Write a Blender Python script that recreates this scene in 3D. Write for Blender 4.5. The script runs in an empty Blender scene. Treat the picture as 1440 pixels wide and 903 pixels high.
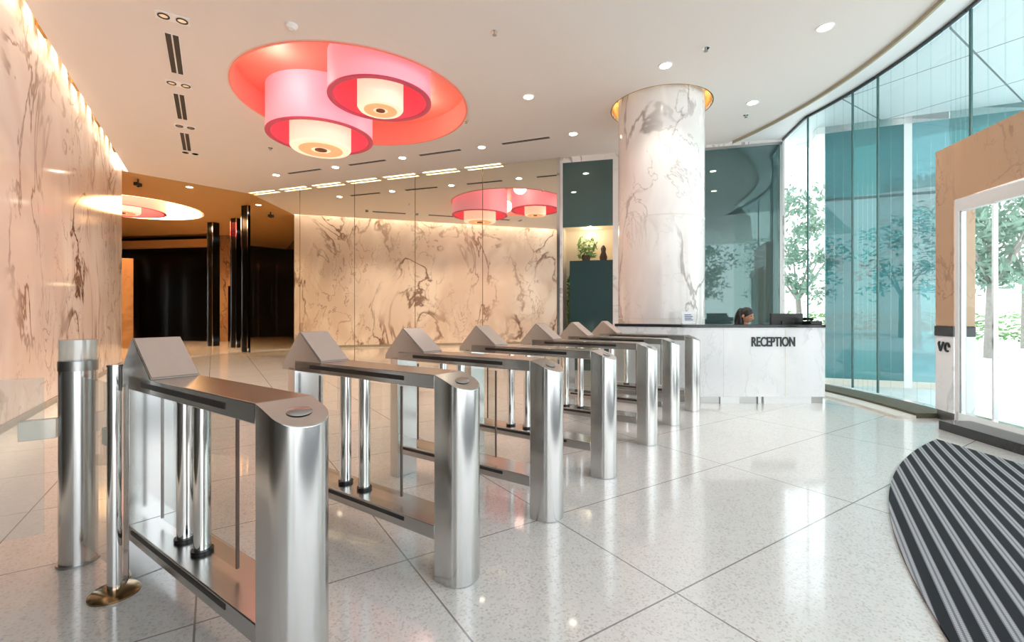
import bpy, bmesh, math, random
from mathutils import Vector, Matrix
random.seed(7)
sc = bpy.context.scene
C = sc.collection
PI = math.pi
CEIL = 4.85

# ------------------------------------------------------------------ helpers
class MB:
    """collects shapes; build() links them as one mesh object"""
    def __init__(s): s.v = []; s.f = []; s.smooth = []
    def add(s, vs, fs, smooth=False):
        o = len(s.v); s.v += [tuple(v) for v in vs]
        s.f += [tuple(i + o for i in f) for f in fs]; s.smooth += [smooth] * len(fs)
        return s
    def prism(s, pts, z0, z1, smooth=False, ztop=None):
        n = len(pts)
        vs = [(x, y, z0) for x, y in pts] + [(x, y, ztop(x, y) if ztop else z1) for x, y in pts]
        s.add(vs, [tuple(range(n - 1, -1, -1)), tuple(range(n, 2 * n))])
        s.add(vs, [(i, (i + 1) % n, n + (i + 1) % n, n + i) for i in range(n)], smooth)
        return s
    def box(s, x0, x1, y0, y1, z0, z1):
        return s.prism([(x0, y0), (x1, y0), (x1, y1), (x0, y1)], z0, z1)
    def slab(s, p, q, t, z0, z1, side=1):
        """vertical slab along p->q, thickness t to its left (side 1) or right (-1)"""
        dx, dy = q[0] - p[0], q[1] - p[1]; l = math.hypot(dx, dy)
        nx, ny = -dy / l * t * side, dx / l * t * side
        pts = [p, q, (q[0] + nx, q[1] + ny), (p[0] + nx, p[1] + ny)]
        if side < 0: pts = pts[::-1]
        return s.prism(pts, z0, z1)
    def cyl(s, cx, cy, r, z0, z1, n=32, r1=None):
        r1 = r if r1 is None else r1
        vs = [(cx + r * math.cos(2*PI*i/n), cy + r * math.sin(2*PI*i/n), z0) for i in range(n)]
        vs += [(cx + r1 * math.cos(2*PI*i/n), cy + r1 * math.sin(2*PI*i/n), z1) for i in range(n)]
        s.add(vs, [(i, (i+1) % n, n + (i+1) % n, n + i) for i in range(n)], True)
        s.add(vs[:n], [tuple(range(n-1, -1, -1))]); s.add(vs[n:], [tuple(range(n))])
        return s
    def lathe(s, prof, cx=0, cy=0, n=48, closed=False, smooth=True):
        m = len(prof); vs = []
        for i in range(n):
            a = 2*PI*i/n
            for r, z in prof: vs.append((cx + r*math.cos(a), cy + r*math.sin(a), z))
        fs = []
        for i in range(n):
            j = (i+1) % n
            for k in range(m if closed else m-1):
                k2 = (k+1) % m
                fs.append((i*m+k, j*m+k, j*m+k2, i*m+k2))
        return s.add(vs, fs, smooth)
    def ring(s, cx, cy, r0, r1, z0, z1, n=64):
        return s.lathe([(r0, z0), (r1, z0), (r1, z1), (r0, z1)], cx, cy, n, closed=True, smooth=False)
    def tube(s, p, q, r, n=12, r1=None):
        p, q = Vector(p), Vector(q); d = (q - p).normalized(); r1 = r if r1 is None else r1
        a = d.orthogonal().normalized(); b = d.cross(a)
        vs = [p + r*(math.cos(2*PI*i/n)*a + math.sin(2*PI*i/n)*b) for i in range(n)]
        vs += [q + r1*(math.cos(2*PI*i/n)*a + math.sin(2*PI*i/n)*b) for i in range(n)]
        s.add(vs, [(i, (i+1) % n, n + (i+1) % n, n + i) for i in range(n)], True)
        s.add(vs[:n], [tuple(range(n-1, -1, -1))]); s.add(vs[n:], [tuple(range(n))])
        return s
    def ball(s, c, rx, ry=None, rz=None, n=16, m=10, rot=None):
        ry = ry or rx; rz = rz or rx; vs = []; fs = []
        for j in range(m+1):
            t = PI*j/m
            for i in range(n):
                a = 2*PI*i/n
                v = Vector((rx*math.sin(t)*math.cos(a), ry*math.sin(t)*math.sin(a), rz*math.cos(t)))
                if rot: v = rot @ v
                vs.append(v + Vector(c))
        for j in range(m):
            for i in range(n):
                fs.append((j*n+i, (j+1)*n+i, (j+1)*n+(i+1) % n, j*n+(i+1) % n))
        return s.add(vs, fs, True)
    def build(s, name, mat, parent=None, bevel=0, seg=2, weld=True):
        me = bpy.data.meshes.new(name); me.from_pydata(s.v, [], s.f)
        me.polygons.foreach_set('use_smooth', s.smooth)
        bm = bmesh.new(); bm.from_mesh(me)
        if weld: bmesh.ops.remove_doubles(bm, verts=bm.verts, dist=1e-5)
        bmesh.ops.recalc_face_normals(bm, faces=bm.faces)
        bm.to_mesh(me); bm.free()
        if weld: me.set_sharp_from_angle(angle=math.radians(40))
        o = bpy.data.objects.new(name, me); C.objects.link(o)
        me.materials.append(mat)
        if parent: o.parent = parent
        if bevel:
            b = o.modifiers.new('bevel', 'BEVEL'); b.width = bevel; b.segments = seg; b.limit_method = 'ANGLE'; b.angle_limit = math.radians(40)
            b.harden_normals = False
        return o

def tag(o, label, cat, group=None, kind=None):
    o['label'] = label; o['category'] = cat
    if group: o['group'] = group
    if kind: o['kind'] = kind
    return o
def thing(name, label, cat, loc=(0, 0, 0), rz=0, group=None):
    o = bpy.data.objects.new(name, None); C.objects.link(o)
    o.empty_display_size = .1; o.location = loc; o.rotation_euler = (0, 0, rz)
    return tag(o, label, cat, group)
def struct(o):
    o['kind'] = 'structure'; return o
def dup(root, loc, rz, label, group=None):
    r = root.copy(); C.objects.link(r); r.location = loc; r.rotation_euler = (0, 0, rz); r['label'] = label
    if group: r['group'] = group
    for ch in [c for c in root.children]:
        c = ch.copy(); C.objects.link(c); c.parent = r
        for g in [q for q in ch.children]:
            d = g.copy(); C.objects.link(d); d.parent = c
    return r
def fill2d(loops, z0, z1):
    """flat plate with holes: loops of (x,y); returns mesh between z0 and z1"""
    cu = bpy.data.curves.new('plate', 'CURVE'); cu.dimensions = '2D'; cu.fill_mode = 'BOTH'
    for lp in loops:
        sp = cu.splines.new('POLY'); sp.points.add(len(lp) - 1); sp.use_cyclic_u = True
        for p, (x, y) in zip(sp.points, lp): p.co = (x, y, 0, 1)
    cu.extrude = (z1 - z0) / 2
    o = bpy.data.objects.new('plate', cu); C.objects.link(o)
    dg = bpy.context.evaluated_depsgraph_get(); dg.update()
    me = bpy.data.meshes.new_from_object(o.evaluated_get(dg))
    bpy.data.objects.remove(o); bpy.data.curves.remove(cu)
    for v in me.vertices: v.co.z += (z0 + z1) / 2
    return me
def meshobj(name, me, mat, parent=None):
    o = bpy.data.objects.new(name, me); C.objects.link(o); me.materials.clear(); me.materials.append(mat)
    if parent: o.parent = parent
    return o
def circle(cx, cy, r, n=64): return [(cx + r*math.cos(2*PI*i/n), cy + r*math.sin(2*PI*i/n)) for i in range(n)]

# ------------------------------------------------------------------ materials
def S(r, g, b):
    f = lambda c: c/12.92 if c <= .04045 else ((c+.055)/1.055)**2.4
    return (f(r/255), f(g/255), f(b/255), 1)
def newmat(name):
    m = bpy.data.materials.new(name); m.use_nodes = True
    return m, m.node_tree.nodes, m.node_tree.links, m.node_tree.nodes['Principled BSDF']
def pbr(name, col, rough=.5, metal=0, spec=.5, noise=0, nscale=30, coat=0, emit=None, es=0):
    m, N, L, B = newmat(name)
    B.inputs['Base Color'].default_value = col; B.inputs['Roughness'].default_value = rough
    B.inputs['Metallic'].default_value = metal; B.inputs['Specular IOR Level'].default_value = spec
    B.inputs['Coat Weight'].default_value = coat; B.inputs['Coat Roughness'].default_value = .05
    if emit: B.inputs['Emission Color'].default_value = emit; B.inputs['Emission Strength'].default_value = es
    if noise:
        t = N.new('ShaderNodeTexCoord'); n = N.new('ShaderNodeTexNoise'); n.inputs['Scale'].default_value = nscale; n.inputs['Detail'].default_value = 4
        r = N.new('ShaderNodeMapRange'); r.inputs['To Min'].default_value = 1-noise; r.inputs['To Max'].default_value = 1+noise
        x = N.new('ShaderNodeMix'); x.data_type = 'RGBA'; x.blend_type = 'MULTIPLY'; x.inputs[0].default_value = 1; x.inputs[6].default_value = col
        L.new(t.outputs['Object'], n.inputs['Vector']); L.new(n.outputs['Fac'], r.inputs['Value']); L.new(r.outputs['Result'], x.inputs[7]); L.new(x.outputs[2], B.inputs['Base Color'])
    return m
def math_node(N, L, op, a, b=None, c=None):
    n = N.new('ShaderNodeMath'); n.operation = op
    for i, q in enumerate((a, b, c)):
        if q is None: continue
        if isinstance(q, (int, float)): n.inputs[i].default_value = q
        else: L.new(q, n.inputs[i])
    return n.outputs[0]
def marble(name, base, vein, cloud, scale=.55, rough=.14, stretch=(1, 1, .6), strength=.85, joints=None):
    m, N, L, B = newmat(name)
    t = N.new('ShaderNodeTexCoord'); mp = N.new('ShaderNodeMapping'); mp.inputs['Scale'].default_value = stretch; mp.inputs['Rotation'].default_value = (.5, .35, .3)
    L.new(t.outputs['Object'], mp.inputs['Vector'])
    def veins(sc_, dist, w, seed, det=5):
        n = N.new('ShaderNodeTexNoise'); n.noise_dimensions = '4D'; n.inputs['W'].default_value = seed
        n.inputs['Scale'].default_value = sc_; n.inputs['Detail'].default_value = det; n.inputs['Roughness'].default_value = .55; n.inputs['Distortion'].default_value = dist
        L.new(mp.outputs['Vector'], n.inputs['Vector'])
        a = math_node(N, L, 'ABSOLUTE', math_node(N, L, 'SUBTRACT', n.outputs['Fac'], .5))
        r = N.new('ShaderNodeMapRange'); r.inputs['From Max'].default_value = w; r.inputs['To Min'].default_value = 1; r.inputs['To Max'].default_value = 0
        r.interpolation_type = 'SMOOTHERSTEP'; L.new(a, r.inputs['Value']); return r.outputs['Result']
    def gate(sc_, seed, lo, hi):
        n = N.new('ShaderNodeTexNoise'); n.noise_dimensions = '4D'; n.inputs['W'].default_value = seed; n.inputs['Scale'].default_value = sc_
        L.new(mp.outputs['Vector'], n.inputs['Vector'])
        r = N.new('ShaderNodeMapRange'); r.inputs['From Min'].default_value = lo; r.inputs['From Max'].default_value = hi; L.new(n.outputs['Fac'], r.inputs['Value']); return r.outputs['Result']
    v1 = math_node(N, L, 'MULTIPLY', veins(scale, 1.1, .022, 1.3), gate(scale*1.5, 4.1, .38, .6))
    v2 = math_node(N, L, 'MULTIPLY', veins(scale*2.3, 1.6, .016, 7.7), gate(scale*1.3, 9.2, .45, .62))
    v = math_node(N, L, 'MINIMUM', math_node(N, L, 'ADD', math_node(N, L, 'MULTIPLY', v1, strength), math_node(N, L, 'MULTIPLY', v2, strength*.6)), 1)
    cl = veins(scale*.8, 1.5, .17, 3.3, 3)
    x1 = N.new('ShaderNodeMix'); x1.data_type = 'RGBA'; x1.inputs[6].default_value = base; x1.inputs[7].default_value = cloud
    L.new(math_node(N, L, 'MULTIPLY', cl, .6), x1.inputs[0])
    x2 = N.new('ShaderNodeMix'); x2.data_type = 'RGBA'; x2.inputs[7].default_value = vein
    L.new(x1.outputs[2], x2.inputs[6]); L.new(v, x2.inputs[0])
    L.new(x2.outputs[2], B.inputs['Base Color']); B.inputs['Roughness'].default_value = rough
    return m
def glass(name, tint=(.93, .97, .96, 1), refl=.08, rough=0, ior=1.45, body=None, bodyf=0):
    m, N, L, B = newmat(name); N.remove(B); out = N['Material Output']
    tr = N.new('ShaderNodeBsdfTransparent'); tr.inputs['Color'].default_value = tint
    gl = N.new('ShaderNodeBsdfGlossy'); gl.inputs['Roughness'].default_value = rough
    fr = N.new('ShaderNodeLayerWeight'); fr.inputs['Blend'].default_value = .5
    ge = N.new('ShaderNodeNewGeometry')
    f = math_node(N, L, 'ADD', math_node(N, L, 'MULTIPLY', math_node(N, L, 'POWER', fr.outputs['Facing'], 5), .75), .035 + refl)
    f = math_node(N, L, 'MULTIPLY', math_node(N, L, 'MINIMUM', f, 1), math_node(N, L, 'SUBTRACT', 1, ge.outputs['Backfacing']))
    mx = N.new('ShaderNodeMixShader'); L.new(f, mx.inputs[0]); L.new(gl.outputs[0], mx.inputs[2])
    if body:
        di = N.new('ShaderNodeBsdfDiffuse'); di.inputs['Color'].default_value = body
        m2 = N.new('ShaderNodeMixShader'); m2.inputs[0].default_value = bodyf; L.new(tr.outputs[0], m2.inputs[1]); L.new(di.outputs[0], m2.inputs[2]); L.new(m2.outputs[0], mx.inputs[1])
    else: L.new(tr.outputs[0], mx.inputs[1])
    L.new(mx.outputs[0], out.inputs['Surface']); return m
def darkglass(name, col, refl, f):
    m, N, L, B = newmat(name); out = N['Material Output']
    B.inputs['Base Color'].default_value = col; B.inputs['Roughness'].default_value = .3
    gl = N.new('ShaderNodeBsdfGlossy'); gl.inputs['Color'].default_value = refl; gl.inputs['Roughness'].default_value = .02
    mx = N.new('ShaderNodeMixShader'); mx.inputs[0].default_value = f
    L.new(B.outputs[0], mx.inputs[1]); L.new(gl.outputs[0], mx.inputs[2]); L.new(mx.outputs[0], out.inputs['Surface']); return m
def emitter(name, col, s, diffuse=None):
    m, N, L, B = newmat(name)
    B.inputs['Base Color'].default_value = diffuse or col; B.inputs['Emission Color'].default_value = col; B.inputs['Emission Strength'].default_value = s
    B.inputs['Roughness'].default_value = .45
    return m
def steel(name, base=.66, rough=.27):
    m, N, L, B = newmat(name)
    t = N.new('ShaderNodeTexCoord'); mp = N.new('ShaderNodeMapping'); mp.inputs['Scale'].default_value = (3, 3, .3)
    n = N.new('ShaderNodeTexNoise'); n.inputs['Scale'].default_value = 1; n.inputs['Detail'].default_value = 2
    L.new(t.outputs['Object'], mp.inputs['Vector']); L.new(mp.outputs['Vector'], n.inputs['Vector'])
    r = N.new('ShaderNodeMapRange'); r.inputs['To Min'].default_value = rough-.03; r.inputs['To Max'].default_value = rough+.03
    L.new(n.outputs['Fac'], r.inputs['Value']); L.new(r.outputs['Result'], B.inputs['Roughness'])
    B.inputs['Metallic'].default_value = 1; B.inputs['Base Color'].default_value = (base, base*.99, base*.965, 1)
    return m
def floor_mat():
    m, N, L, B = newmat('terrazzo')
    t = N.new('ShaderNodeTexCoord'); sp = N.new('ShaderNodeSeparateXYZ'); L.new(t.outputs['Object'], sp.inputs[0])
    X, Y = sp.outputs['X'], sp.outputs['Y']
    u = math_node(N, L, 'ADD', math_node(N, L, 'MULTIPLY', X, .84), math_node(N, L, 'MULTIPLY', Y, .543))
    v = math_node(N, L, 'ADD', math_node(N, L, 'MULTIPLY', X, -.543), math_node(N, L, 'MULTIPLY', Y, .84))
    def line(c, off, per):
        q = math_node(N, L, 'DIVIDE', math_node(N, L, 'SUBTRACT', c, off), per)
        d = math_node(N, L, 'ABSOLUTE', math_node(N, L, 'SUBTRACT', q, math_node(N, L, 'ROUND', q)))
        return math_node(N, L, 'LESS_THAN', math_node(N, L, 'MULTIPLY', d, per), .0042)
    l1 = line(v, 1.388, .955)
    l2 = line(u, 1.805, 1.87)
    l3 = math_node(N, L, 'MULTIPLY', line(u, .86, 1.87), math_node(N, L, 'LESS_THAN', u, 2.2))
    j = math_node(N, L, 'MAXIMUM', l1, math_node(N, L, 'MAXIMUM', l2, l3))
    vo = N.new('ShaderNodeTexVoronoi'); vo.inputs['Scale'].default_value = 110; L.new(t.outputs['Object'], vo.inputs['Vector'])
    rp = N.new('ShaderNodeValToRGB'); e = rp.color_ramp.elements
    e[0].position = 0; e[0].color = S(206, 200, 194); e[1].position = .16; e[1].color = S(232, 230, 226)
    e2 = rp.color_ramp.elements.new(.8); e2.color = S(236, 234, 231); e3 = rp.color_ramp.elements.new(.97); e3.color = S(216, 211, 206)
    sx = N.new('ShaderNodeSeparateColor'); L.new(vo.outputs['Color'], sx.inputs[0]); L.new(sx.outputs[0], rp.inputs[0])
    n = N.new('ShaderNodeTexNoise'); n.inputs['Scale'].default_value = 9; n.inputs['Detail'].default_value = 6; L.new(t.outputs['Object'], n.inputs['Vector'])
    r = N.new('ShaderNodeMapRange'); r.inputs['To Min'].default_value = .93; r.inputs['To Max'].default_value = 1.05; L.new(n.outputs['Fac'], r.inputs['Value'])
    x0 = N.new('ShaderNodeMix'); x0.data_type = 'RGBA'; x0.blend_type = 'MULTIPLY'; x0.inputs[0].default_value = 1; L.new(rp.outputs[0], x0.inputs[6]); L.new(r.outputs['Result'], x0.inputs[7])
    x = N.new('ShaderNodeMix'); x.data_type = 'RGBA'; x.inputs[7].default_value = S(120, 114, 108); L.new(x0.outputs[2], x.inputs[6]); L.new(math_node(N, L, 'MULTIPLY', j, .8), x.inputs[0])
    L.new(x.outputs[2], B.inputs['Base Color']); B.inputs['Roughness'].default_value = .16; B.inputs['Specular IOR Level'].default_value = .7
    B.inputs['Coat Weight'].default_value = .5; B.inputs['Coat Roughness'].default_value = .04
    return m
def soffit_mat():
    m, N, L, B = newmat('soffit_panels')
    t = N.new('ShaderNodeTexCoord'); sp = N.new('ShaderNodeSeparateXYZ'); L.new(t.outputs['Object'], sp.inputs[0])
    u = math_node(N, L, 'ADD', math_node(N, L, 'MULTIPLY', sp.outputs['X'], .842), math_node(N, L, 'MULTIPLY', sp.outputs['Y'], .54))
    v = math_node(N, L, 'ADD', math_node(N, L, 'MULTIPLY', sp.outputs['X'], -.54), math_node(N, L, 'MULTIPLY', sp.outputs['Y'], .842))
    def line(c, off, per):
        q = math_node(N, L, 'DIVIDE', math_node(N, L, 'SUBTRACT', c, off), per)
        d = math_node(N, L, 'ABSOLUTE', math_node(N, L, 'SUBTRACT', q, math_node(N, L, 'ROUND', q)))
        return math_node(N, L, 'LESS_THAN', math_node(N, L, 'MULTIPLY', d, per), .012)
    j = math_node(N, L, 'MAXIMUM', line(u, 8.75, 1.6), line(v, 1.9, 1.6))
    x = N.new('ShaderNodeMix'); x.data_type = 'RGBA'; x.inputs[6].default_value = S(214, 226, 229); x.inputs[7].default_value = S(110, 122, 126); L.new(j, x.inputs[0])
    L.new(x.outputs[2], B.inputs['Base Color']); B.inputs['Roughness'].default_value = .35
    return m
def mat_stripes():
    m, N, L, B = newmat('ribbed_mat')
    t = N.new('ShaderNodeTexCoord'); sp = N.new('ShaderNodeSeparateXYZ'); L.new(t.outputs['Object'], sp.inputs[0])
    c = math_node(N, L, 'ADD', math_node(N, L, 'MULTIPLY', sp.outputs['X'], .838), math_node(N, L, 'MULTIPLY', sp.outputs['Y'], -.545))
    f = math_node(N, L, 'FRACT', math_node(N, L, 'DIVIDE', c, .088))
    st = math_node(N, L, 'GREATER_THAN', f, .52)
    a = math_node(N, L, 'ADD', math_node(N, L, 'MULTIPLY', sp.outputs['X'], .545), math_node(N, L, 'MULTIPLY', sp.outputs['Y'], .838))
    rib = math_node(N, L, 'GREATER_THAN', math_node(N, L, 'FRACT', math_node(N, L, 'DIVIDE', f, .24)), .42)
    tick = math_node(N, L, 'ADD', .72, math_node(N, L, 'MULTIPLY', math_node(N, L, 'GREATER_THAN', math_node(N, L, 'FRACT', math_node(N, L, 'DIVIDE', a, .016)), .5), .28))
    w = math_node(N, L, 'MULTIPLY', math_node(N, L, 'MULTIPLY', st, tick), math_node(N, L, 'ADD', .45, math_node(N, L, 'MULTIPLY', rib, .55)))
    x = N.new('ShaderNodeMix'); x.data_type = 'RGBA'; x.inputs[6].default_value = S(30, 33, 38); x.inputs[7].default_value = S(172, 174, 178); L.new(w, x.inputs[0])
    L.new(x.outputs[2], B.inputs['Base Color']); B.inputs['Roughness'].default_value = .8; B.inputs['Specular IOR Level'].default_value = .25
    return m

M = dict(
    floor=floor_mat(), soffit=soffit_mat(), mat=mat_stripes(),
    ceil=pbr('ceiling_paint', S(232, 224, 218), .75, noise=.01, nscale=2),
    marble_warm=marble('warm_marble', S(244, 231, 222), S(134, 100, 82), S(220, 196, 182), .5, .1, strength=1),
    marble_white=marble('white_marble', S(246, 242, 240), S(146, 134, 130), S(232, 225, 222), .62, .14, strength=.75),
    desk=marble('desk_marble', S(248, 248, 248), S(196, 200, 206), S(236, 238, 242), 1.1, .15, strength=.5),
    steel=steel('brushed_steel', .64, .19), steel_dark=steel('brushed_steel_dark', .42, .3), chrome=steel('polished_chrome', .78, .1),
    black=pbr('black_plastic', (.012, .011, .011, 1), .4, noise=.1), slot=pbr('slot_black', (.02, .017, .015, 1), .5, noise=.1),
    blackstone=pbr('black_stone', (.004, .0035, .003, 1), .12, spec=.35, noise=.2, nscale=4),
    lobbystone=marble('lobby_stone', S(176, 142, 104), S(80, 60, 44), S(140, 110, 80), .8, .1),
    darkpanel=pbr('dark_reflected_panel', S(44, 39, 30), .35, noise=.1, nscale=3),
    granite=pbr('black_granite', (.02, .02, .022, 1), .15, noise=.3, nscale=80),
    glass=glass('clear_glass', (.93, .97, .96, 1), .02), wing=glass('wing_glass', (.93, .95, .94, 1), .05),
    frost=glass('acrylic', (.85, .9, .9, 1), .1, .05, body=(.85, .9, .88, 1), bodyf=.35),
    gate=glass('gate_glass', (.94, .96, .95, 1), .05, body=(.9, .88, .86, 1), bodyf=.13),
    teal=glass('teal_glass', S(96, 172, 174), .08, body=S(54, 134, 140), bodyf=.35),
    teal_dark=glass('dark_teal_glass', S(58, 146, 150), .05, body=S(48, 140, 148), bodyf=.4),
    teal_pale=glass('pale_teal_glass', S(140, 192, 197), .1, body=S(110, 164, 172), bodyf=.4),
    green=darkglass('dark_green_glass', S(26, 58, 60), (.42, .62, .6, 1), .2),
    mirror=darkglass('bronze_mirror', (.12, .1, .06, 1), (.87, .84, .73, 1), .97),
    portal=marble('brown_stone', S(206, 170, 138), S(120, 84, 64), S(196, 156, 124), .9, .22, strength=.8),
    white=pbr('white_paint', S(240, 240, 240), .4, noise=.02), offwhite=pbr('cream_paint', S(238, 226, 206), .5, noise=.03),
    brown=pbr('lobby_paint', S(200, 156, 100), .5, noise=.03), brass=pbr('brass_trim', S(190, 150, 84), .25, 1, noise=.05),
    coral=pbr('coral_paint', S(232, 138, 118), .45, noise=.03, nscale=3, emit=S(240, 110, 94), es=.1),
    pink=emitter('pink_acrylic', S(250, 176, 190), .24), hotpink=emitter('hot_pink_edge', S(196, 70, 96), .1), red=emitter('rose_acrylic', S(226, 84, 104), .16),
    cream=emitter('cream_shade', S(255, 222, 196), .42), peach=emitter('peach_disc', S(255, 180, 130), .3),
    lamp=emitter('lamp_white', S(255, 240, 214), 14), lampwarm=emitter('lamp_warm', S(255, 222, 170), 9), glow=emitter('cove_glow', S(255, 226, 180), 2.2),
    coveglow=emitter('lobby_cove_glow', S(255, 220, 160), 5), hoodsteel=steel('hood_steel', .5, .24),
    pave=pbr('paving', S(232, 232, 230), .7, noise=.04, nscale=3), pebble=pbr('pebbles', S(92, 90, 74), .8, noise=.5, nscale=40), kerb=pbr('kerb_stone', S(222, 216, 206), .5, noise=.05),
    leaf=pbr('leaf_green', S(124, 150, 132), .6, noise=.4, nscale=2), leaf2=pbr('hedge_green', S(112, 150, 84), .6, noise=.4, nscale=3), bark=pbr('bark', S(150, 140, 132), .8, noise=.3, nscale=12),
    skin=pbr('skin', S(214, 160, 130), .5, noise=.03), hair=pbr('hair', (.012, .009, .008, 1), .4, noise=.2, nscale=60), cloth=pbr('dark_cloth', S(44, 44, 52), .8, noise=.1), pot=pbr('pot', S(60, 46, 38), .5, noise=.1), soil=pbr('soil', S(50, 38, 30), .9, noise=.2),
    text=pbr('letter_metal', S(52, 54, 60), .35, noise=.05), bronze=pbr('lift_bronze', S(120, 88, 56), .2, 1, noise=.1), joint=pbr('joint', S(140, 112, 70), .5, noise=.1), paper=pbr('paper', S(236, 238, 242), .6, noise=.02), ink=pbr('ink', S(90, 110, 150), .6, noise=.1),
)

# ------------------------------------------------------------------ setting
LW = (-.543, .84)                                    # direction of the left wall and of the floor grid
def lw(perp, s):                                     # point at distance perp left of the camera, s along the left wall
    return (-.84*perp + LW[0]*s, -.543*perp + LW[1]*s)
L_END = 15.0; L_NEAR = -2.2
MIR0, MIR1 = (-7.80, 13.78), (1.06, 10.58)
BK0, BK1 = (1.06, 10.58), (5.56, 9.42)
GC = (-2.52, 6.9)                                    # centre of the curved facade
def arc(R, y): return (GC[0] + math.sqrt(R*R - (y-GC[1])**2), y)
COL = (2.57, 8.0)
LAMP = (-2.65, 7.9); LAMP2 = (-12.9, 15.6)

f = struct(MB().box(-24, 30, -26, 40, -.3, -.06).build('ground', M['pave']))
fl = [(-20, 23.5), (-20, 6), (-12, -1), (-6, -6), (4.6, -6), (5.0, 0), arc(8.45, 4.2)] + [arc(8.45, y) for y in (5, 5.8, 6.6, 7.4, 8.2)] + [(5.75, 9.6), (1.2, 10.9), (-7.6, 14), (-7.6, 23.5)]
struct(MB().prism(fl, -.05, 0).build('floor', M['floor']))

# ceiling: slot along the left wall, round openings for the two lamps and the column
edge = [arc(7.55, y) for y in [8.95, 8.6, 8.2, 7.8, 7.4, 7, 6.6, 6.2, 5.8, 5.4, 5.0, 4.6, 4.2, 3.8]]
outer = [lw(1.80, L_NEAR), lw(1.80, L_END), lw(1.92, L_END), MIR0, (1.06, 10.62), (4.53, 9.72), (4.53, 9.6), arc(7.55, 9.3)] + edge + [(4.7, 1), (4.6, -6), (-3.5, -6)]
ceil = struct(meshobj('ceiling', fill2d([outer, circle(*LAMP, 1.87), circle(*COL, .83, 48)], CEIL, CEIL+.05), M['ceil']))
struct(meshobj('ceiling_lobby', fill2d([[MIR0, lw(1.92, L_END), lw(2.2, L_END), lw(2.2, L_END-.8), (-19.8, 6.9), (-20, 24), (-6.6, 24), (-7.6, 13.86)], circle(*LAMP2, 2.05)], CEIL, CEIL+.05), M['brown']))
# left wall, marble with a lit slot above
struct(MB().slab(lw(1.92, 4.7), lw(1.92, L_END), .3, 0, 5.5, 1).build('wall_left', M['marble_warm']))
struct(MB().slab(lw(1.92, L_NEAR), lw(1.92, 4.7), .3, 0, 5.5, 1).build('wall_left_unseen_dark', M['darkpanel']))  # unseen stretch, added dark so the turnstile steel has something dark to reflect
struct(MB().slab(lw(1.74, L_NEAR), lw(1.74, L_END), .22, 5.4, 5.46, 1).slab(lw(1.74, L_NEAR), lw(1.74, L_END), .03, 4.9, 5.4, -1).build('trim_1', M['offwhite']))
b = MB(); s0 = L_NEAR
while s0 < L_END - .5:
    b.slab(lw(1.80, s0), lw(1.80, s0+.35), .05, CEIL+.02, CEIL+.16, 1); s0 += 1.7
struct(b.build('trim_2', M['brass']))
struct(MB().slab(lw(1.905, 4.7), lw(1.905, L_END), .012, 0, .09, 1).build('baseboard_left', pbr('baseboard_stone', S(150, 138, 124), .2, noise=.2, nscale=8)))

# mirror wall
md = Vector((MIR1[0]-MIR0[0], MIR1[1]-MIR0[1])); ml = md.length; md /= ml
b = MB(); NP = 5
for i in range(NP):
    a0, a1 = ml*i/NP + (.008 if i else 0), ml*(i+1)/NP - (.008 if i < NP-1 else 0)
    p = (MIR0[0]+md.x*a0, MIR0[1]+md.y*a0); q = (MIR0[0]+md.x*a1, MIR0[1]+md.y*a1)
    b.slab(p, q, .02, 0, CEIL, 1)
struct(b.build('wall_mirror', M['mirror']))
nb = (-md.y*.02, md.x*.02)
nb = (nb[0] if nb[1] > 0 else -nb[0], abs(nb[1]))
struct(MB().slab((MIR0[0]+nb[0]*1.1, MIR0[1]+nb[1]*1.1), (MIR1[0]+nb[0]*1.1, MIR1[1]+nb[1]*1.1), .25, 0, CEIL, 1).build('wall_back', M['joint']))
# right half of the back wall: dark green glass, a marble strip, an opening with a plant
bd = Vector((BK1[0]-BK0[0], BK1[1]-BK0[1])); bl = bd.length; bd /= bl
def bk(s, off=0): return (BK0[0]+bd.x*s - (-bd.y)*off*0 + bd.y*off, BK0[1]+bd.y*s - bd.x*off)      # off: towards the room
for q, (a0, a1, zz) in enumerate(((0, .1, 0), (1.22, 3.1, 0), (.1, 1.22, 4.72), (3.1, 4.55, 4.74), (4.55, bl, 0))):
    struct(MB().slab(bk(a0), bk(a1), .2, zz, CEIL, 1).build('wall_reception_%d' % (q+1), M['marble_white']))
struct(MB().slab(bk(.1), bk(1.22), .06, 3.25, 4.72, 1).build('window_1', M['green']))
struct(MB().slab(bk(.26), bk(1.22), .06, 0, 2.48, 1).build('window_2', M['green']))
struct(MB().slab(bk(3.1), bk(4.55), .06, 0, 4.74, 1).build('window_3', M['green']))
struct(MB().slab(bk(.1, -.62), bk(1.22, -.62), .05, 0, 3.3, 1).build('wall_niche', M['offwhite']))
struct(MB().slab(bk(.1, -.08), bk(.1, -.62), .03, 0, 3.3, 1).build('wall_niche_left', M['offwhite']))
struct(MB().slab(bk(1.22, -.08), bk(1.22, -.62), .03, 0, 3.3, -1).build('wall_niche_right', M['offwhite']))
struct(MB().prism([bk(.3, -.06), bk(1.22, -.06), bk(1.22, -.62), bk(.3, -.62)], 2.42, 2.47).build('trim_12', M['offwhite']))
struct(MB().prism([bk(.1, -.06), bk(1.22, -.06), bk(1.22, -.62), bk(.1, -.62)], 3.26, 3.3).build('trim_13', M['offwhite']))
struct(MB().slab(bk(-.03, .03), bk(.035, .03), .04, 0, 4.85, 1).build('trim_3', M['chrome']))
struct(MB().slab(bk(3.06, .02), bk(3.1, .02), .03, 0, 4.78, 1).slab(bk(4.55, .02), bk(4.6, .02), .03, 0, 4.78, 1).slab(bk(3.06, .02), bk(4.6, .02), .03, 4.74, 4.79, 1).build('trim_4', M['steel_dark']))

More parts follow.
